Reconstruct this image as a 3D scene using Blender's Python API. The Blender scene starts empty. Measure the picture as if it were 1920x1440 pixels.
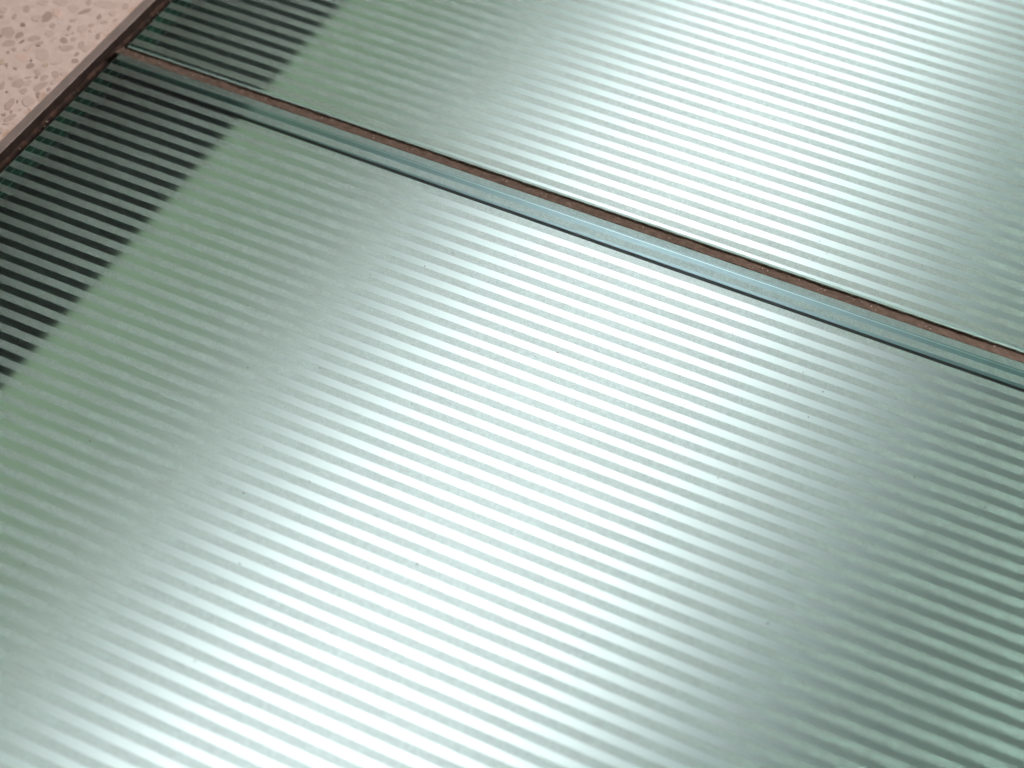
import bpy, bmesh, math, random
from mathutils import Matrix, Vector, noise

sc = bpy.context.scene
C = sc.collection
MM = 0.001

# ------------------------------------------------------------------ camera
cam_d = bpy.data.cameras.new('camera')
cam = bpy.data.objects.new('camera', cam_d)
C.objects.link(cam)
r_ = Vector((0.89760665, 0.44065485, 0.01120738))
u_ = Vector((-0.33698227, 0.66959335, 0.66188194))
f_ = Vector((-0.2841571, 0.59788632, -0.74952431))
m = Matrix.Identity(4)
for i in range(3):
    m[i][0], m[i][1], m[i][2] = r_[i], u_[i], -f_[i]
m[0][3], m[1][3], m[2][3] = 0.49707, -0.59164, 0.59817
cam.matrix_world = m
cam_d.sensor_fit = 'HORIZONTAL'
cam_d.sensor_width = 36.0
cam_d.lens = 3555.035 / 1920 * 36
cam_d.clip_start = 0.01
cam_d.clip_end = 50
cam_d.dof.use_dof = True
cam_d.dof.focus_distance = 0.845
cam_d.dof.aperture_fstop = 7.2
sc.camera = cam

# ------------------------------------------------------------------ world, lamps, exposure
w = bpy.data.worlds.new('World')
sc.world = w
w.use_nodes = True
bg = w.node_tree.nodes['Background']
bg.inputs['Color'].default_value = (0.95, 0.88, 0.84, 1)
bg.inputs['Strength'].default_value = 0.12


def area(name, loc, direction, sx, sy, power, col, spread=180.0):
    d = bpy.data.lights.new(name, 'AREA')
    d.shape = 'RECTANGLE'
    d.size, d.size_y = sx, sy
    d.energy = power
    d.color = col
    d.spread = math.radians(spread)
    o = bpy.data.objects.new(name, d)
    C.objects.link(o)
    o.location = loc
    o.rotation_euler = Vector(direction).to_track_quat('-Z', 'Y').to_euler()
    return o


# room light from above: one soft warm area light, added low on the right
area('room_light', (1.15, 0.80, 0.95), (-0.95, -0.85, -0.95), 0.5, 0.5, 33, (1.0, 0.93, 0.88))
# the light box below the glass: a strip lamp under the opal diffuser, plus added lights
SHEET_Z = -0.133
LAMP_X = 0.254
UP = (0, 0, 1)
area('strip_lamp', (LAMP_X, 0.0, SHEET_Z - 0.177), UP, 0.11, 2.2, 3.55, (1.0, 0.885, 0.965), 98)
area('strip_lamp', (LAMP_X + 0.565, 0.0, SHEET_Z - 0.177), UP, 0.24, 2.2, 62.0, (0.84, 1.0, 0.95), 80)  # added out of view, strong, to brighten the stripes on the right
area('added_green_fill', (0.0, 0.0, SHEET_Z - 0.12), UP, 0.06, 2.2, 0.43, (0.78, 1.0, 0.62), 150)  # added weak green light, tints the glow by the left margin
area('added_teal_fill', (0.36, 0.0, SHEET_Z - 0.20), UP, 0.30, 2.2, 0.16, (0.60, 1.0, 0.88), 125)  # added wide weak light, lifts and greens the fade on the right

sc.view_settings.view_transform = 'Standard'
sc.view_settings.look = 'None'
sc.view_settings.exposure = 0.0
sc.view_settings.gamma = 1.0
sc.cycles.use_denoising = True
sc.cycles.max_bounces = 12
sc.cycles.transmission_bounces = 10
sc.cycles.sample_clamp_indirect = 16.0


# ------------------------------------------------------------------ node helpers
def mat(name):
    mt = bpy.data.materials.new(name)
    mt.use_nodes = True
    nt = mt.node_tree
    nt.nodes.clear()
    out = nt.nodes.new('ShaderNodeOutputMaterial')
    return mt, nt, out


def N(nt, typ, **kw):
    n = nt.nodes.new(typ)
    for k, v in kw.items():
        if k in n.inputs:
            n.inputs[k].default_value = v
        else:
            setattr(n, k, v)
    return n


def L(nt, a, b):
    nt.links.new(a, b)


def coords(nt):
    return N(nt, 'ShaderNodeNewGeometry').outputs['Position']


def tex(nt, scale, detail=3.0, rough=0.55):
    n = N(nt, 'ShaderNodeTexNoise')
    n.inputs['Scale'].default_value = scale
    n.inputs['Detail'].default_value = detail
    n.inputs['Roughness'].default_value = rough
    L(nt, coords(nt), n.inputs['Vector'])
    return n.outputs['Fac']


def ramp(nt, fac, stops, interp='LINEAR'):
    n = N(nt, 'ShaderNodeValToRGB')
    cr = n.color_ramp
    cr.interpolation = interp
    while len(cr.elements) > 1:
        cr.elements.remove(cr.elements[-1])
    for i, (p, c) in enumerate(stops):
        e = cr.elements[0] if i == 0 else cr.elements.new(p)
        e.position = p
        if not isinstance(c, tuple):
            c = (c, c, c)
        e.color = (c[0], c[1], c[2], 1)
    L(nt, fac, n.inputs['Fac'])
    return n.outputs['Color']


def principled(name, col, rough, metallic=0.0, var=None, bump=None, spec=0.5):
    """var = (scale, col2, lo, hi); bump = (scale, strength, distance)"""
    mt, nt, out = mat(name)
    b = N(nt, 'ShaderNodeBsdfPrincipled')
    b.inputs['Roughness'].default_value = rough
    b.inputs['Metallic'].default_value = metallic
    b.inputs['Specular IOR Level'].default_value = spec
    if var:
        L(nt, ramp(nt, tex(nt, var[0], 5.0, 0.65), [(var[2], col), (var[3], var[1])]), b.inputs['Base Color'])
    else:
        b.inputs['Base Color'].default_value = (*col, 1)
    if bump:
        bp = N(nt, 'ShaderNodeBump')
        bp.inputs['Strength'].default_value = bump[1]
        bp.inputs['Distance'].default_value = bump[2]
        L(nt, tex(nt, bump[0], 4.0), bp.inputs['Height'])
        L(nt, bp.outputs['Normal'], b.inputs['Normal'])
    L(nt, b.outputs['BSDF'], out.inputs['Surface'])
    return mt


# ------------------------------------------------------------------ materials
def glass_mat(name, rough, col):
    mt, nt, out = mat(name)
    g = N(nt, 'ShaderNodeBsdfGlass')
    g.inputs['Color'].default_value = (*col, 1)
    g.inputs['Roughness'].default_value = rough
    g.inputs['IOR'].default_value = 1.52
    L(nt, g.outputs['BSDF'], out.inputs['Surface'])
    return mt


GTINT = (0.875, 0.98, 0.955)
M_top = glass_mat('clear_green_glass', 0.0, GTINT)
M_bot = glass_mat('etched_glass_underside', 0.42, GTINT)

# ground, unpolished glass edge
mt, nt, out = mat('ground_glass_edge')
d = N(nt, 'ShaderNodeBsdfDiffuse')
L(nt, ramp(nt, tex(nt, 220, 4), [(0.3, (0.020, 0.055, 0.042)), (0.7, (0.035, 0.085, 0.065))]), d.inputs['Color'])
gl = N(nt, 'ShaderNodeBsdfGlossy')
gl.inputs['Roughness'].default_value = 0.28
gl.inputs['Color'].default_value = (0.40, 0.48, 0.52, 1)
ad = N(nt, 'ShaderNodeAddShader')
L(nt, d.outputs[0], ad.inputs[0]); L(nt, gl.outputs[0], ad.inputs[1])
L(nt, ad.outputs[0], out.inputs['Surface'])
M_edge = mt
# the left edge: a darker copy, its shade put into the colour
mt, nt, out = mat('shaded_glass_edge')
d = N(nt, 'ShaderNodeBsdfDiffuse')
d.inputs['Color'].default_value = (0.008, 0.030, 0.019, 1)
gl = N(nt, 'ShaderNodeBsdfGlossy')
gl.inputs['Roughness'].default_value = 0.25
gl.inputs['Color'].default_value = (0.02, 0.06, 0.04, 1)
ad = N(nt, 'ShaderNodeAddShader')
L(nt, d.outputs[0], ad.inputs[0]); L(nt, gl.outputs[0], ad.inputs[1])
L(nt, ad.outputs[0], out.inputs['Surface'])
M_edge_shade = mt
M_sooty = principled('grimy_glass_edge', (0.22, 0.17, 0.12), 0.8, var=(260, (0.48, 0.45, 0.34), 0.40, 0.68), spec=0.2)
M_inter_shade = principled('shaded_interlayer', (0.04, 0.12, 0.085), 0.6, spec=0.2)  # interlayer on the left edge, darkened in colour for the shade there
# seamed arris, pale and matt
mt, nt, out = mat('ground_glass_arris')
d = N(nt, 'ShaderNodeBsdfDiffuse')
L(nt, ramp(nt, tex(nt, 500, 4), [(0.3, (0.22, 0.30, 0.27)), (0.7, (0.36, 0.42, 0.38))]), d.inputs['Color'])
tr = N(nt, 'ShaderNodeBsdfTranslucent')
tr.inputs['Color'].default_value = (0.82, 0.93, 0.90, 1)
ms = N(nt, 'ShaderNodeMixShader')
ms.inputs[0].default_value = 0.72
L(nt, d.outputs[0], ms.inputs[1]); L(nt, tr.outputs[0], ms.inputs[2])
L(nt, ms.outputs[0], out.inputs['Surface'])
M_arris = mt

mt, nt, out = mat('interlayer_film')
d = N(nt, 'ShaderNodeBsdfDiffuse')
d.inputs['Color'].default_value = (0.10, 0.16, 0.14, 1)
gl = N(nt, 'ShaderNodeBsdfGlossy')
gl.inputs['Roughness'].default_value = 0.35
gl.inputs['Color'].default_value = (0.78, 0.84, 0.86, 1)
ad = N(nt, 'ShaderNodeAddShader')
L(nt, d.outputs[0], ad.inputs[0]); L(nt, gl.outputs[0], ad.inputs[1])
L(nt, ad.outputs[0], out.inputs['Surface'])
M_inter = mt
M_gasket = principled('black_rubber', (0.006, 0.007, 0.008), 0.6)

# ceramic frit: thin translucent white enamel, grainy
mt, nt, out = mat('ceramic_frit')
g1 = tex(nt, 2300, 2.0, 0.7)
g2 = tex(nt, 420, 4.0, 0.6)
mx = N(nt, 'ShaderNodeMath', operation='MULTIPLY_ADD')
L(nt, g2, mx.inputs[0]); mx.inputs[1].default_value = 0.30; L(nt, g1, mx.inputs[2])
grain = mx.outputs[0]
tr = N(nt, 'ShaderNodeBsdfTranslucent')
L(nt, ramp(nt, grain, [(0.42, (0.60, 0.675, 0.645)), (0.92, (0.77, 0.845, 0.815))]), tr.inputs['Color'])
df = N(nt, 'ShaderNodeBsdfDiffuse')
L(nt, ramp(nt, grain, [(0.45, (0.50, 0.435, 0.375)), (0.95, (0.92, 0.82, 0.72))]), df.inputs['Color'])
ad = N(nt, 'ShaderNodeAddShader')
sc1 = N(nt, 'ShaderNodeMixShader')
sc1.inputs[0].default_value = 0.08
L(nt, tr.outputs[0], sc1.inputs[1]); L(nt, df.outputs[0], sc1.inputs[2])
tp = N(nt, 'ShaderNodeBsdfTransparent')
ms = N(nt, 'ShaderNodeMixShader')
wear = N(nt, 'ShaderNodeMath', operation='MULTIPLY')
L(nt, ramp(nt, grain, [(0.46, 0.64), (0.86, 0.92)]), wear.inputs[0])
L(nt, ramp(nt, tex(nt, 55, 5, 0.7), [(0.30, 0.86), (0.50, 1.0)]), wear.inputs[1])
L(nt, wear.outputs[0], ms.inputs[0])
L(nt, tp.outputs[0], ms.inputs[1]); L(nt, sc1.outputs[0], ms.inputs[2])
L(nt, ms.outputs[0], out.inputs['Surface'])
nt.nodes.remove(ad)
M_frit = mt

# opal diffuser
mt, nt, out = mat('opal_diffuser')
tr = N(nt, 'ShaderNodeBsdfTranslucent')
tr.inputs['Color'].default_value = (0.78, 0.80, 0.79, 1)
df = N(nt, 'ShaderNodeBsdfDiffuse')
df.inputs['Color'].default_value = (0.5, 0.5, 0.5, 1)
ms = N(nt, 'ShaderNodeMixShader')
ms.inputs[0].default_value = 0.06
L(nt, tr.outputs[0], ms.inputs[1]); L(nt, df.outputs[0], ms.inputs[2])
L(nt, ms.outputs[0], out.inputs['Surface'])
M_opal = mt

M_ledge = principled('black_painted_steel', (0.005, 0.006, 0.0055), 0.8, spec=0.1)
M_trim = principled('brown_grey_metal', (0.30, 0.245, 0.225), 0.65, 0.1,
                    var=(90, (0.22, 0.18, 0.165), 0.35, 0.75), bump=(900, 0.15, 0.0002), spec=0.25)
M_grime = principled('dark_grime', (0.035, 0.022, 0.018), 0.9,
                     var=(140, (0.016, 0.010, 0.009), 0.35, 0.75), spec=0.15)
M_silt = principled('dirty_sealant', (0.092, 0.064, 0.050), 0.9,
                    var=(350, (0.175, 0.122, 0.095), 0.40, 0.75), bump=(1500, 0.6, 0.0004), spec=0.2)
M_chan = principled('dark_channel_sealant', (0.040, 0.025, 0.021), 0.9,
                    var=(160, (0.13, 0.075, 0.055), 0.45, 0.8), bump=(1200, 0.6, 0.0004), spec=0.2)
STONE = (0.745, 0.60, 0.545)
mt, nt, out = mat('pink_terrazzo_matrix')
b = N(nt, 'ShaderNodeBsdfPrincipled')
b.inputs['Roughness'].default_value = 0.55
v = N(nt, 'ShaderNodeTexVoronoi'); v.inputs['Scale'].default_value = 420
L(nt, coords(nt), v.inputs['Vector'])
fine = ramp(nt, v.outputs['Distance'], [(0.10, (0.47, 0.345, 0.295)), (0.30, STONE)])
big = ramp(nt, tex(nt, 160, 5, 0.65), [(0.36, (0.66, 0.52, 0.465)), (0.62, (0.775, 0.625, 0.57))])
mxc = N(nt, 'ShaderNodeMix', data_type='RGBA', blend_type='MULTIPLY')
sel = ramp(nt, tex(nt, 60, 3), [(0.47, 0.0), (0.62, 0.8)])
mxc = N(nt, 'ShaderNodeMix', data_type='RGBA')
L(nt, sel, mxc.inputs[0]); L(nt, big, mxc.inputs[6]); L(nt, fine, mxc.inputs[7])
# rusty stain creeping in from the metal trim
sx = N(nt, 'ShaderNodeSeparateXYZ'); L(nt, coords(nt), sx.inputs[0])
mp = N(nt, 'ShaderNodeMapRange')
mp.inputs['From Min'].default_value = -0.0175; mp.inputs['From Max'].default_value = -0.0130
L(nt, sx.outputs['X'], mp.inputs['Value'])
mu = N(nt, 'ShaderNodeMath', operation='MULTIPLY')
L(nt, mp.outputs[0], mu.inputs[0]); L(nt, ramp(nt, tex(nt, 130, 4), [(0.46, 0.0), (0.70, 0.8)]), mu.inputs[1])
mx2 = N(nt, 'ShaderNodeMix', data_type='RGBA')
L(nt, mu.outputs[0], mx2.inputs[0]); L(nt, mxc.outputs[2], mx2.inputs[6]); mx2.inputs[7].default_value = (0.48, 0.26, 0.12, 1)
L(nt, mx2.outputs[2], b.inputs['Base Color'])
L(nt, b.outputs[0], out.inputs['Surface'])
M_stone = mt
CH = [(0.62, 0.49, 0.44), (0.545, 0.425, 0.38), (0.45, 0.345, 0.305), (0.33, 0.245, 0.215), (0.71, 0.53, 0.46), (0.58, 0.46, 0.365)]
M_chip = [principled('terrazzo_chip_tone', c, 0.5, var=(380, tuple(x * 1.12 for x in c), 0.35, 0.7)) for c in CH]
M_dust = principled('pale_dust', (0.55, 0.47, 0.40), 0.9)
M_grit = principled('dark_grit', (0.05, 0.035, 0.03), 0.9)


# ------------------------------------------------------------------ mesh helpers
def obj(name, bm, mats, parent=None):
    me = bpy.data.meshes.new(name)
    bm.normal_update()
    bm.to_mesh(me)
    bm.free()
    for x in (mats if isinstance(mats, list) else [mats]):
        me.materials.append(x)
    o = bpy.data.objects.new(name, me)
    C.objects.link(o)
    o.parent = parent
    return o


def tag(o, label=None, cat=None, group=None, kind=None):
    for k, v in (('label', label), ('category', cat), ('group', group), ('kind', kind)):
        if v:
            o[k] = v
    return o


def add_box(bm, x0, x1, y0, y1, z0, z1):
    vs = [bm.verts.new((x, y, z)) for z in (z0, z1) for (x, y) in ((x0, y0), (x1, y0), (x1, y1), (x0, y1))]
    fs = [(3, 2, 1, 0), (4, 5, 6, 7), (0, 1, 5, 4), (1, 2, 6, 5), (2, 3, 7, 6), (3, 0, 4, 7)]
    return [bm.faces.new([vs[i] for i in f]) for f in fs]


def ring(bm, x0, x1, y0, y1, z0, z1, t):
    """a closed rectangular band of thickness t just inside the rectangle"""
    o = [(x0, y0), (x1, y0), (x1, y1), (x0, y1)]
    i = [(x0 + t, y0 + t), (x1 - t, y0 + t), (x1 - t, y1 - t), (x0 + t, y1 - t)]
    V = {}
    for k in range(4):
        for nm, p in (('o', o), ('i', i)):
            for zn, z in ((0, z0), (1, z1)):
                V[nm, k, zn] = bm.verts.new((p[k][0], p[k][1], z))
    for k in range(4):
        n = (k + 1) % 4
        bm.faces.new([V['o', k, 0], V['o', n, 0], V['o', n, 1], V['o', k, 1]])
        bm.faces.new([V['i', n, 0], V['i', k, 0], V['i', k, 1], V['i', n, 1]]).material_index = int(k == 3)
        bm.faces.new([V['o', k, 1], V['o', n, 1], V['i', n, 1], V['i', k, 1]])
        bm.faces.new([V['o', n, 0], V['o', k, 0], V['i', k, 0], V['i', n, 0]])


# ------------------------------------------------------------------ light box under the glass
X1, YF, YR = 1.05, -0.72, 0.62
T = 0.033
bm = bmesh.new()
vs = [bm.verts.new(p) for p in ((-0.20, YF - 0.25, SHEET_Z), (X1 + 0.1, YF - 0.25, SHEET_Z), (X1 + 0.1, YR + 0.45, SHEET_Z), (-0.20, YR + 0.45, SHEET_Z))]
bm.faces.new(vs)
tag(obj('light_diffuser', bm, M_opal), 'white opal diffuser glowing softly underneath the striped glass', 'diffuser')

LEDGE_X = 0.0606
bm = bmesh.new()
add_box(bm, -0.02, LEDGE_X, YF, YR, -T - 0.0115, -T - 0.0095)
add_box(bm, -0.02, -0.0125, YF, YR, -T - 0.0094, -0.012)
tag(obj('support_ledge', bm, M_ledge), 'black steel ledge under the left margin of both glass panels', 'ledge')


# ------------------------------------------------------------------ terrazzo floor and metal trim
bm = bmesh.new()
add_box(bm, -0.75, -0.0131, YF, YR, -0.03, 0.0)
floor = tag(obj('floor', bm, M_stone), 'pinkish terrazzo floor slab', None, None, 'structure')
CHIPS = [
 (2,[-48.5,6.0,-46.1,3.2,-45.8,0.7,-46.1,-1.1,-48.2,-2.6,-50.5,-1.5,-51.3,1.0,-51.5,5.1,-50.7,6.2]),
 (2,[-51.7,-13.9,-50.2,-15.4,-51.2,-18.8,-52.0,-19.5,-54.0,-18.0,-54.3,-14.8,-53.4,-13.4]),
 (1,[-55.0,-16.2,-54.6,-20.2,-56.9,-20.8,-61.4,-19.4,-63.8,-16.2,-62.9,-14.6,-60.1,-12.4,-57.0,-14.3]),
 (3,[-47.7,-18.2,-47.5,-18.7,-47.4,-20.4,-47.7,-21.3,-48.6,-21.9,-49.0,-21.8,-49.1,-20.3,-49.0,-19.1,-48.2,-18.3]),
 (1,[-41.7,-12.9,-40.9,-14.4,-42.7,-16.8,-44.2,-17.9,-46.1,-18.0,-46.9,-17.7,-47.1,-15.1,-45.8,-13.4,-43.7,-12.4]),
 (2,[-27.6,-9.9,-28.0,-11.4,-28.3,-11.9,-30.7,-11.5,-32.0,-10.7,-32.7,-8.9,-32.1,-7.6,-30.4,-7.7,-29.0,-8.6]),
 (1,[-22.1,-11.9,-22.3,-14.4,-23.3,-16.0,-26.1,-17.5,-28.4,-16.1,-28.5,-14.8,-26.9,-12.4,-24.0,-11.2]),
 (1,[-18.0,-9.6,-18.3,-11.4,-20.0,-11.5,-21.1,-10.5,-22.7,-8.2,-22.5,-6.5,-21.4,-5.6,-19.2,-7.3]),
 (2,[-15.6,0.6,-15.1,-1.4,-16.1,-2.0,-17.4,-1.0,-18.6,1.1,-18.2,3.6,-17.2,2.7]),
 (2,[-32.5,17.6,-31.9,15.3,-33.9,12.2,-36.1,10.8,-36.7,11.2,-35.9,15.2,-33.6,17.6]),
 (0,[-37.7,14.6,-37.7,11.3,-38.8,10.3,-42.9,12.1,-44.4,14.5,-43.4,16.6,-39.7,16.3]),
 (0,[-21.1,25.9,-23.4,22.0,-27.7,20.5,-34.4,21.7,-34.6,22.8,-31.4,26.4,-24.0,27.4]),
 (1,[-17.9,29.3,-16.3,27.1,-16.4,25.3,-17.7,24.4,-19.0,24.7,-19.7,26.0,-20.6,28.8,-19.0,29.9]),
 (0,[-29.5,-23.2,-28.6,-24.7,-29.2,-27.8,-34.3,-27.7,-35.8,-25.4,-38.0,-22.2,-36.4,-19.5,-32.6,-19.7]),
 (4,[-37.8,-29.1,-37.6,-31.9,-38.7,-32.8,-42.4,-32.2,-44.2,-31.2,-44.7,-28.5,-41.6,-27.1,-38.7,-28.0]),
 (2,[-32.2,-31.5,-31.3,-33.1,-31.9,-34.7,-33.1,-36.0,-34.3,-35.6,-35.4,-34.2,-35.1,-32.2,-33.9,-31.4]),
 (2,[-18.2,-13.8,-17.1,-15.4,-17.1,-17.1,-18.4,-17.8,-18.9,-17.5,-19.5,-15.1,-18.9,-14.4]),
 (2,[-14.0,-19.8,-14.1,-21.7,-16.1,-22.4,-16.9,-22.1,-18.2,-20.4,-17.5,-19.3,-15.8,-18.6]),
 (1,[-29.7,-44.3,-28.1,-46.2,-27.6,-49.8,-29.3,-50.0,-31.4,-50.4,-33.5,-48.5,-33.4,-46.3,-32.4,-44.5,-31.0,-43.7]),
 (0,[-25.5,-42.7,-25.0,-44.5,-24.8,-46.0,-26.4,-47.2,-27.1,-47.1,-29.1,-45.2,-28.9,-44.5,-27.9,-42.4,-27.1,-42.1]),
 (1,[-17.9,-39.9,-17.2,-42.0,-17.4,-45.7,-19.5,-48.5,-22.2,-47.3,-22.3,-44.7,-20.7,-40.4]),
 (1,[-16.9,-32.4,-15.7,-34.7,-17.0,-36.0,-19.3,-35.2,-21.2,-32.8,-20.9,-31.4,-19.2,-31.0]),
 (1,[-20.7,-36.0,-20.2,-36.6,-20.5,-39.8,-21.9,-40.5,-22.9,-40.4,-23.5,-38.6,-23.7,-36.8,-22.1,-35.6]),
 (1,[-24.4,-37.0,-25.4,-38.3,-26.7,-38.0,-28.2,-37.1,-29.7,-35.7,-28.8,-34.2,-28.0,-34.3,-26.0,-35.3]),
 (2,[-24.3,-39.4,-24.4,-40.1,-24.7,-40.7,-25.8,-40.6,-26.9,-39.3,-26.5,-38.4,-25.6,-38.1]),
 (1,[-35.2,-51.8,-34.4,-54.1,-35.4,-55.4,-36.6,-54.5,-38.0,-52.6,-38.5,-49.6,-37.4,-49.2,-36.5,-50.1]),
 (1,[-24.3,-48.8,-23.1,-50.5,-23.2,-52.3,-24.5,-53.1,-27.0,-51.5,-26.8,-50.0,-25.6,-48.6]),
 (2,[-16.7,-48.7,-15.8,-50.6,-16.3,-51.3,-17.3,-50.8,-18.5,-49.9,-18.8,-48.9,-18.6,-47.9,-17.5,-47.9]),
 (0,[-14.3,-36.2,-13.2,-37.3,-14.6,-40.2,-16.1,-40.5,-17.4,-39.6,-17.6,-36.4,-16.8,-35.7]),
 (0,[-25.4,4.1,-24.1,1.8,-25.4,-0.4,-27.0,-0.5,-28.8,-0.2,-29.8,1.4,-30.4,3.6,-28.2,4.9,-27.4,5.4]),
 (1,[-23.2,7.2,-23.4,6.3,-24.2,5.0,-25.6,5.0,-26.3,5.1,-26.6,6.4,-26.1,7.3,-24.8,7.7]),
 (1,[-18.8,12.5,-18.5,11.3,-19.8,10.3,-21.1,9.9,-21.9,9.8,-22.6,10.9,-22.5,11.8,-21.6,12.9,-19.6,13.0]),
 (2,[-23.6,13.7,-23.7,12.6,-24.4,11.9,-26.0,12.3,-26.6,13.8,-26.6,15.8,-26.1,16.3,-25.0,15.5]),
 (1,[-34.9,21.6,-34.9,20.7,-34.9,19.1,-37.6,20.5,-38.2,21.7,-38.3,23.9,-36.5,23.1]),
 (0,[-45.2,16.8,-45.9,14.5,-48.3,12.9,-52.1,13.2,-53.5,14.0,-53.1,16.6,-50.1,17.8,-47.5,17.8]),
 (0,[-54.5,12.8,-54.5,10.5,-55.5,8.8,-57.5,8.8,-59.5,8.9,-60.2,10.5,-59.8,11.6,-57.4,13.4,-56.0,13.1]),
 (1,[-60.7,4.4,-58.9,1.6,-60.0,0.1,-62.1,0.7,-64.0,3.1,-64.1,4.6,-63.0,5.7]),
 (1,[-61.7,-5.6,-61.7,-7.6,-62.6,-7.4,-64.2,-6.3,-64.8,-4.4,-64.8,-2.7,-64.1,-2.6,-62.7,-3.6]),
 (3,[-54.5,-8.1,-53.9,-9.4,-54.4,-9.9,-55.3,-10.3,-56.2,-9.9,-57.0,-9.2,-57.2,-7.8,-56.5,-7.1,-55.7,-7.5]),
 (0,[-37.3,-7.0,-36.6,-8.6,-38.6,-10.7,-40.9,-10.2,-42.0,-9.2,-42.4,-6.9,-41.3,-6.5,-39.5,-5.7]),
 (0,[-34.4,-8.4,-33.7,-9.7,-34.2,-12.8,-35.4,-13.9,-35.8,-13.3,-35.8,-10.1,-34.9,-8.6]),
 (1,[-24.7,-6.4,-24.5,-7.1,-25.9,-8.6,-27.0,-8.2,-28.1,-6.4,-27.7,-5.3,-25.9,-5.3]),
 (3,[-37.8,-18.6,-38.1,-19.4,-38.9,-19.7,-40.4,-19.5,-40.3,-18.7,-40.0,-18.3,-39.1,-18.2]),
 (1,[-37.7,-15.3,-37.7,-16.8,-38.1,-17.2,-39.4,-17.6,-40.4,-17.2,-40.6,-16.0,-39.8,-15.2,-38.7,-14.9]),
 (0,[-41.1,-19.3,-40.5,-22.1,-41.2,-24.5,-42.4,-25.4,-44.1,-25.0,-44.3,-22.6,-42.7,-19.2]),
 (1,[-47.0,-25.8,-46.4,-27.4,-47.2,-28.2,-48.8,-27.4,-49.6,-26.2,-48.8,-25.2,-47.9,-25.0]),
 (2,[-48.3,-29.7,-48.2,-30.1,-48.4,-30.8,-49.1,-31.0,-49.7,-30.7,-50.3,-29.9,-50.2,-29.3,-50.0,-28.9,-49.3,-28.7]),
 (3,[-34.9,-29.7,-34.6,-30.6,-34.6,-31.2,-35.4,-30.8,-35.7,-30.6,-36.3,-29.3,-35.8,-29.2,-35.6,-29.0]),
 (1,[-40.5,-1.4,-40.0,-3.5,-40.8,-4.3,-42.8,-4.0,-43.6,-2.9,-43.4,-0.8,-41.5,-0.9]),
 (5,[-25.4,-29.0,-25.1,-30.3,-26.4,-31.3,-27.8,-31.0,-28.5,-30.2,-28.2,-28.7,-27.1,-28.0]),
 (2,[-32.8,0.2,-32.5,-2.1,-33.2,-2.2,-34.5,-0.8,-34.7,1.1,-34.5,1.7,-33.2,0.9]),
 (1,[-34.1,6.0,-33.9,5.2,-35.2,4.2,-35.9,4.1,-37.2,5.2,-36.6,6.4,-35.3,6.9]),
 (1,[-21.9,2.6,-21.7,2.0,-22.1,1.3,-22.4,1.3,-23.1,1.5,-23.6,2.0,-23.7,2.7,-23.3,3.1,-22.2,3.1]),
 (2,[-14.1,-43.7,-13.7,-44.6,-13.9,-45.8,-15.0,-45.3,-15.6,-44.5,-16.0,-43.8,-15.6,-42.7,-15.1,-42.9]),
 (0,[-13.3,-30.4,-13.6,-31.0,-15.2,-32.6,-16.9,-32.1,-17.3,-31.3,-16.2,-29.5,-14.6,-29.1]),
 (0,[-14.6,-7.3,-13.8,-8.4,-14.1,-10.5,-14.7,-12.1,-16.5,-12.2,-17.7,-12.2,-17.7,-8.9,-17.7,-8.0,-15.9,-7.0]),
 (0,[-20.8,-24.5,-20.7,-25.0,-22.1,-27.0,-24.0,-27.6,-25.1,-28.1,-25.9,-27.4,-24.9,-25.8,-23.1,-24.3,-21.5,-23.9]),
 (1,[-15.5,16.1,-15.3,15.7,-15.9,15.1,-16.9,15.0,-17.2,15.4,-17.1,16.3,-16.0,16.5]),
 (1,[-29.8,-4.8,-29.9,-5.1,-30.5,-6.0,-31.3,-6.0,-32.0,-5.6,-32.0,-5.3,-31.3,-4.5,-30.5,-4.4]),
 (2,[-43.2,-38.0,-42.7,-39.0,-42.9,-39.6,-43.5,-39.5,-44.4,-38.9,-45.1,-38.0,-45.1,-37.3,-44.8,-36.7,-43.8,-37.4]),
 (2,[-37.3,-38.8,-37.6,-39.3,-38.3,-39.5,-39.2,-39.2,-40.0,-38.4,-39.7,-37.9,-39.0,-37.6,-37.7,-38.1]),
 (1,[-27.4,-40.2,-27.7,-41.4,-28.5,-42.3,-29.1,-42.5,-30.3,-42.3,-30.0,-41.5,-29.7,-40.8,-28.3,-40.2]),
 (5,[-46.1,-36.9,-45.2,-38.3,-46.3,-39.5,-47.4,-39.7,-49.1,-37.6,-49.4,-36.6,-49.2,-35.6,-47.7,-35.3]),
 (4,[-44.0,7.5,-43.4,5.8,-43.5,4.2,-45.3,4.1,-46.3,4.8,-48.4,7.5,-48.7,9.0,-47.4,9.9,-45.4,9.5]),
 (2,[-59.1,-20.7,-59.0,-21.6,-59.1,-22.1,-60.1,-22.0,-60.6,-21.7,-61.2,-20.6,-61.1,-19.9,-60.3,-19.8]),
 (2,[-68.3,-7.7,-68.0,-8.6,-68.6,-9.2,-69.4,-9.5,-70.0,-9.2,-70.7,-8.7,-70.6,-7.9,-70.1,-7.1,-68.9,-7.0]),
 (0,[-18.5,20.1,-18.8,19.0,-19.9,17.6,-20.8,17.7,-22.6,18.6,-23.0,20.6,-21.8,21.4,-20.1,21.4]),
 (0,[-49.7,-0.7,-49.9,-2.8,-51.9,-3.7,-54.7,-3.2,-55.4,-0.9,-54.7,0.7,-52.1,1.4]),
 (0,[-69.7,-2.1,-68.9,-3.9,-69.7,-5.6,-72.5,-5.4,-73.6,-4.1,-74.1,-2.6,-73.2,-1.2,-71.0,-0.8]),
 (1,[-25.4,-57.2,-23.1,-60.4,-22.4,-65.2,-23.8,-66.1,-24.9,-65.7,-27.0,-63.2,-27.0,-58.0]),
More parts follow.
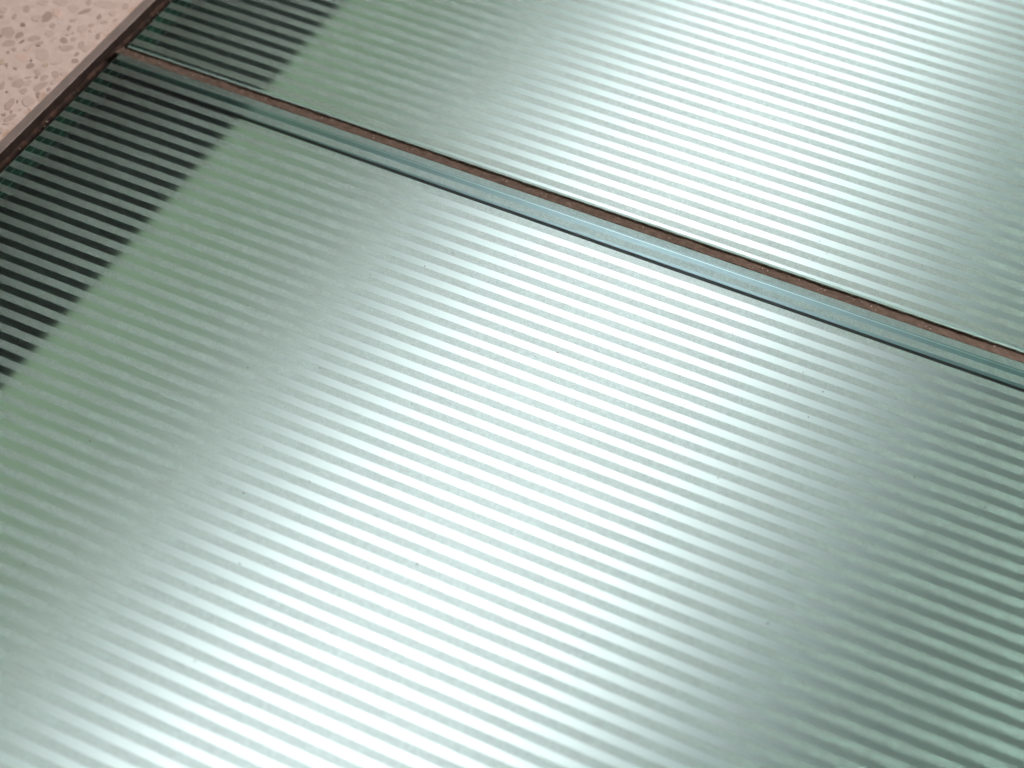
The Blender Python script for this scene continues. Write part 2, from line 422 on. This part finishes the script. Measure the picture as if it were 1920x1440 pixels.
 (0,[-14.2,-55.3,-14.7,-57.7,-16.1,-59.7,-18.4,-59.6,-21.2,-57.4,-21.6,-54.1,-20.9,-52.4,-17.2,-53.3]),
 (2,[-16.0,-49.7,-15.5,-50.8,-15.4,-51.9,-16.5,-51.6,-17.2,-51.1,-18.2,-49.1,-17.9,-48.4,-17.2,-48.9]),
 (1,[-16.8,-66.8,-16.8,-69.5,-17.2,-71.0,-19.7,-73.7,-20.5,-72.6,-20.9,-71.2,-19.9,-68.2,-18.8,-66.8]),
 (2,[-22.2,-58.3,-22.0,-59.4,-22.1,-59.7,-23.3,-59.0,-23.7,-58.5,-23.7,-57.4,-23.3,-57.4]),
 (2,[-22.1,-68.7,-21.6,-69.5,-21.9,-70.3,-23.2,-70.3,-24.3,-69.7,-24.1,-69.2,-23.5,-68.3,-22.5,-68.2]),
 (2,[-20.5,-65.8,-20.1,-66.6,-20.1,-67.1,-20.4,-67.2,-21.1,-66.6,-21.7,-65.8,-21.8,-65.4,-21.7,-65.0,-20.8,-65.3]),
 (1,[-16.5,-73.8,-16.7,-74.4,-17.3,-74.9,-18.3,-75.3,-19.2,-75.5,-19.6,-75.1,-19.0,-74.2,-18.3,-73.9,-17.2,-73.7]),
 (0,[-15.6,-79.1,-15.2,-80.4,-15.9,-81.3,-18.2,-80.0,-18.8,-78.3,-18.9,-77.6,-17.4,-77.5]),
 (4,[-12.8,-59.7,-12.8,-60.5,-13.2,-60.8,-14.1,-61.1,-14.7,-60.8,-15.2,-60.2,-14.1,-59.3,-13.4,-59.4]),
]


def chip(pts, tone, h=0.00006):
    bm = bmesh.new()
    # one corner-cut so that outlines look broken rather than faceted
    P = []
    n = len(pts)
    for k in range(n):
        a, b2, c = Vector(pts[k - 1]), Vector(pts[k]), Vector(pts[(k + 1) % n])
        P.append(b2.lerp(a, 0.17)); P.append(b2.lerp(c, 0.17))
    top = [bm.verts.new((p.x, p.y, h)) for p in P]
    bot = [bm.verts.new((p.x, p.y, -0.0005)) for p in P]
    bm.faces.new(top)
    for k in range(len(P)):
        j = (k + 1) % len(P)
        bm.faces.new([bot[k], bot[j], top[j], top[k]])
    bmesh.ops.recalc_face_normals(bm, faces=bm.faces)
    return obj('stone_chip', bm, M_chip[tone], floor)


rnd = random.Random(11)
boxes = []


def ccw(p):
    a = sum(p[i - 1][0] * p[i][1] - p[i][0] * p[i - 1][1] for i in range(len(p)))
    return p if a > 0 else p[::-1]


for k, (tone, flat) in enumerate(CHIPS):
    pts = ccw([(min(flat[i], -13.4) * MM, flat[i + 1] * MM) for i in range(0, len(flat), 2)])
    cx = sum(p[0] for p in pts) / len(pts); cy = sum(p[1] for p in pts) / len(pts)
    rr = max(math.dist(p, (cx, cy)) for p in pts)
    boxes.append((cx, cy, rr * 0.8))
    chip(pts, tone, 0.00004 + 0.000002 * k)
n_extra = 0
for _ in range(9000):
    if n_extra >= 219:
        break
    x, y = rnd.uniform(-0.135, -0.0145), rnd.uniform(-0.14, 0.09)
    s = rnd.choice((0.0008, 0.0010, 0.0013, 0.0017, 0.0022, 0.003, 0.004))
    if any(math.dist((x, y), b[:2]) < b[2] + s * 1.05 for b in boxes) or x + s * 1.4 > -0.0135:
        continue
    boxes.append((x, y, s))
    n = rnd.randint(5, 8)
    el, an = rnd.uniform(0.4, 0.85), rnd.uniform(0, math.pi)
    pts = []
    for q in range(n):
        th = (q + rnd.uniform(-0.3, 0.3)) / n * math.tau
        k = rnd.uniform(0.7, 1.2)
        u, v = s * k * math.cos(th), s * el * k * math.sin(th)
        pts.append((x + u * math.cos(an) - v * math.sin(an), y + u * math.sin(an) + v * math.cos(an)))
    chip(ccw(pts), rnd.choice((0, 1, 1, 2, 2, 3) if s < 0.0015 else (0, 0, 1, 1, 4)), 0.00003)
    n_extra += 1

# metal trim: a bar with slightly worn, wavy edges
bm = bmesh.new()
nseg = 500
rows = []
for k in range(nseg + 1):
    y = YF + (YR - YF) * k / nseg
    wv = 0.00012 * noise.noise(Vector((y * 300, 1.3, 0))) + 0.00006 * noise.noise(Vector((y * 900, 4.3, 0)))
    wv2 = 0.00012 * noise.noise(Vector((y * 260, 9.3, 0)))
    xo, xi = -0.0130, -0.0080
    prof = [(xo, -0.02), (xo, -0.0001), (xo + 0.0003 + wv2, 0.00025), (xi - 0.0002 + wv, 0.00025), (xi, -0.0001 + wv), (xi, -0.02)]
    rows.append([bm.verts.new((px, y, pz)) for px, pz in prof])
for a, b2 in zip(rows, rows[1:]):
    for i in range(5):
        bm.faces.new([a[i], b2[i], b2[i + 1], a[i + 1]][::-1]).material_index = int(i == 4)
bmesh.ops.recalc_face_normals(bm, faces=bm.faces)
tag(obj('metal_trim', bm, [M_trim, M_grime]), 'thin brown grey metal trim bar along the edge of the terrazzo', 'trim')

# ------------------------------------------------------------------ sealant in the joints
YA, YB = -0.0055, 0.0010       # far edge of the front panel, near edge of the rear panel


def sealant(name, along, lo, hi, start, end, depth, bow, m_, seed, step=0.0009, rough=0.00048):
    """a dirty bead; along = 0 runs in x, 1 runs in y"""
    bm = bmesh.new()
    n = int((end - start) / step)
    cr = 9
    rows = []
    for k in range(n + 1):
        s = start + (end - start) * k / n
        row = []
        for i in range(cr + 1):
            t = i / cr
            c = lo + (hi - lo) * t
            z = -depth - (bow * t ** 0.9 if along == 0 else bow * (1 - (2 * t - 1) ** 2))
            p = Vector((s * 420, c * 420, seed))
            z += rough * (noise.noise(p) + 0.6 * noise.noise(p * 2.7) + 0.9 * noise.noise(p * 0.23))
            row.append(bm.verts.new((s, c, z) if along == 0 else (c, s, z)))
        rows.append(row)
    for a, b2 in zip(rows, rows[1:]):
        for i in range(cr):
            f = bm.faces.new([a[i], b2[i], b2[i + 1], a[i + 1]])
            f.smooth = True
    # body down to the bottom of the joint
    lowr = [bm.verts.new((v.co.x, v.co.y, -0.032)) for v in (rows[0][0], rows[-1][0], rows[-1][-1], rows[0][-1])]
    bm.faces.new(lowr)
    bm.faces.new([r[0] for r in rows] + [lowr[1], lowr[0]])
    bm.faces.new([r[-1] for r in rows][::-1] + [lowr[3], lowr[2]])
    bmesh.ops.recalc_face_normals(bm, faces=bm.faces)
    return obj(name, bm, m_)


tag(sealant('joint_sealant', 0, YA + 0.00005, YB - 0.00005, -0.0028, X1, 0.0004, 0.0014, M_silt, 3.1),
    'dirty brown sealant filling the joint between the two glass panels', 'sealant')
tag(sealant('channel_sealant', 1, -0.00795, -0.00005, YF, YR, 0.0045, 0.0012, M_chan, 8.7),
    'dark sunken sealant in the channel between metal trim and glass', 'sealant')


# ------------------------------------------------------------------ glass panels
def glass_panel(label, x0, x1, y0, y1, frit_ys):
    root = bpy.data.objects.new('glass_panel', None)
    C.objects.link(root)
    root.location = ((x0 + x1) / 2, (y0 + y1) / 2, -T)
    tag(root, label, 'glass panel', 'striped glass floor panels')
    cx, cy = root.location.x, root.location.y
    hx, hy = (x1 - x0) / 2, (y1 - y0) / 2
    a = 0.0007
    bm = bmesh.new()
    lv = []
    for (ex, ez) in ((0, 0), (0, T - a), (a, T)):
        lv.append([bm.verts.new((sx_ * (hx - ex), sy_ * (hy - ex), ez)) for sx_, sy_ in ((-1, -1), (1, -1), (1, 1), (-1, 1))])
    bm.faces.new(lv[2]).material_index = 0
    bm.faces.new(lv[0][::-1]).material_index = 1
    for k in range(4):
        n = (k + 1) % 4
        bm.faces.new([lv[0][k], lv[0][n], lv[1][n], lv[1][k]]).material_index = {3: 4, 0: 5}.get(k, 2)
        bm.faces.new([lv[1][k], lv[1][n], lv[2][n], lv[2][k]]).material_index = 3
    obj('glass_pane', bm, [M_top, M_bot, M_edge, M_arris, M_edge_shade, M_sooty], root)
    for zc in (0.0107, 0.0223):
        bm = bmesh.new()
        ring(bm, -hx + 0.00003, hx - 0.00003, -hy + 0.00003, hy - 0.00003, T - zc - 0.0004, T - zc + 0.0004, 0.00003)
        obj('interlayer', bm, [M_inter, M_inter_shade], root)
    bm = bmesh.new()
    ring(bm, -hx + 0.00003, hx - 0.00003, -hy + 0.00003, hy - 0.00003, 0.0002, 0.0046, 0.00003)
    obj('edge_gasket', bm, [M_gasket, M_gasket], root)
    # printed stripes, one object each, sharing one mesh
    me = None
    fw_, fh = 0.00405, 0.00008
    for yc in frit_ys:
        if me is None:
            bm = bmesh.new()
            fs = add_box(bm, -hx + 0.0008, hx - 0.0008, -fw_ / 2, fw_ / 2, T + 0.00003, T + fh)
            bmesh.ops.delete(bm, geom=[fs[0]], context='FACES_ONLY')
            o = obj('frit_stripe', bm, M_frit, root)
            me = o.data
        else:
            o = bpy.data.objects.new('frit_stripe', me)
            C.objects.link(o)
            o.parent = root
        o.location = (0, yc - cy, 0)
    return root


front = glass_panel('front green glass floor panel with fine grey stripes, filling most of the picture',
                    0, X1, YF, YA, [-0.008 * j for j in range(1, 89)])
rear = glass_panel('rear green glass floor panel with fine grey stripes, beyond the brown joint',
                   0, X1, YB, YR, [0.0056 + 0.00818 * j for j in range(0, 75)])

# ------------------------------------------------------------------ dust, grit and a fibre lying on the glass
def specks(name, m_, spots, label):
    bm = bmesh.new()
    for (x, y, z, s) in spots:
        mt_ = Matrix.Translation((x, y, z + s * 0.3)) @ Matrix.Rotation(rnd.uniform(0, 6.28), 4, 'Z') @ Matrix.Diagonal((s * rnd.uniform(0.6, 1.8), s * rnd.uniform(0.5, 0.9), s * 0.45, 1))
        r = bmesh.ops.create_icosphere(bm, subdivisions=1, radius=1.0, matrix=mt_)
        for v in r['verts']:
            v.co += Vector((rnd.uniform(-1, 1), rnd.uniform(-1, 1), 0)) * s * 0.25
    o = obj(name, bm, m_)
    tag(o, label, 'dust', None, 'stuff')
    return o


pale, dark = [], []
for _ in range(420):
    x = rnd.uniform(0.002, 0.52) if rnd.random() < 0.45 else rnd.uniform(0.002, 0.09)
    y = rnd.uniform(-0.38, 0.22)
    if YA - 0.001 < y < YB + 0.001:
        continue
    pale.append((x, y, 0.0001, rnd.choice((0.00010, 0.00013, 0.00017, 0.00022))))
for _ in range(170):
    x, y = rnd.uniform(0.05, 0.52), rnd.uniform(-0.38, 0.22)
    if YA - 0.001 < y < YB + 0.001:
        continue
    dark.append((x, y, 0.0001, rnd.choice((0.00012, 0.00016, 0.0002, 0.0003))))
for _ in range(45):
    dark.append((rnd.uniform(0.14, 0.5), rnd.uniform(-0.33, -0.03), 0.0001, rnd.choice((0.0003, 0.0004))))
for _ in range(260):       # crumbs in the joint and the channel
    pale.append((rnd.uniform(0.0, 0.52), rnd.uniform(YA + 0.0006, YB - 0.0015), -0.0012, rnd.choice((0.00012, 0.0002, 0.0003))))
for _ in range(60):
    pale.append((rnd.uniform(-0.0075, -0.0006), rnd.uniform(-0.12, 0.08), -0.0052, rnd.choice((0.0002, 0.0003, 0.0005))))
for (x, y, s) in ((-0.0006, -0.0655, 0.0007), (-0.0015, -0.031, 0.0004)):
    pale.append((x, y, -0.0030, s))
specks('dust', M_dust, pale, 'pale dust specks and crumbs scattered on the glass and joints')
specks('grit', M_grit, dark, 'tiny dark grit specks scattered on the bright glass')

bm = bmesh.new()
pts = []
for k in range(13):
    t = k / 12
    pts.append(Vector((0.0835 + 0.0035 * t + 0.0012 * math.sin(t * 2.6), -0.0135 + 0.0052 * t, 0.00022 + 0.0004 * math.sin(t * 3.1))))
prev = None
for k, p in enumerate(pts):
    dr = (pts[min(k + 1, 12)] - pts[max(k - 1, 0)]).normalized()
    s_ = dr.cross(Vector((0, 0, 1))).normalized()
    up = s_.cross(dr)
    row = [bm.verts.new(p + 0.00007 * (s_ * math.cos(a) + up * math.sin(a))) for a in (0, 1.26, 2.51, 3.77, 5.03)]
    if prev:
        for i in range(5):
            bm.faces.new([prev[i], prev[(i + 1) % 5], row[(i + 1) % 5], row[i]])
    prev = row
tag(obj('lint_fibre', bm, M_dust), 'tiny pale curled fibre on the front panel near the dark margin', 'fibre')
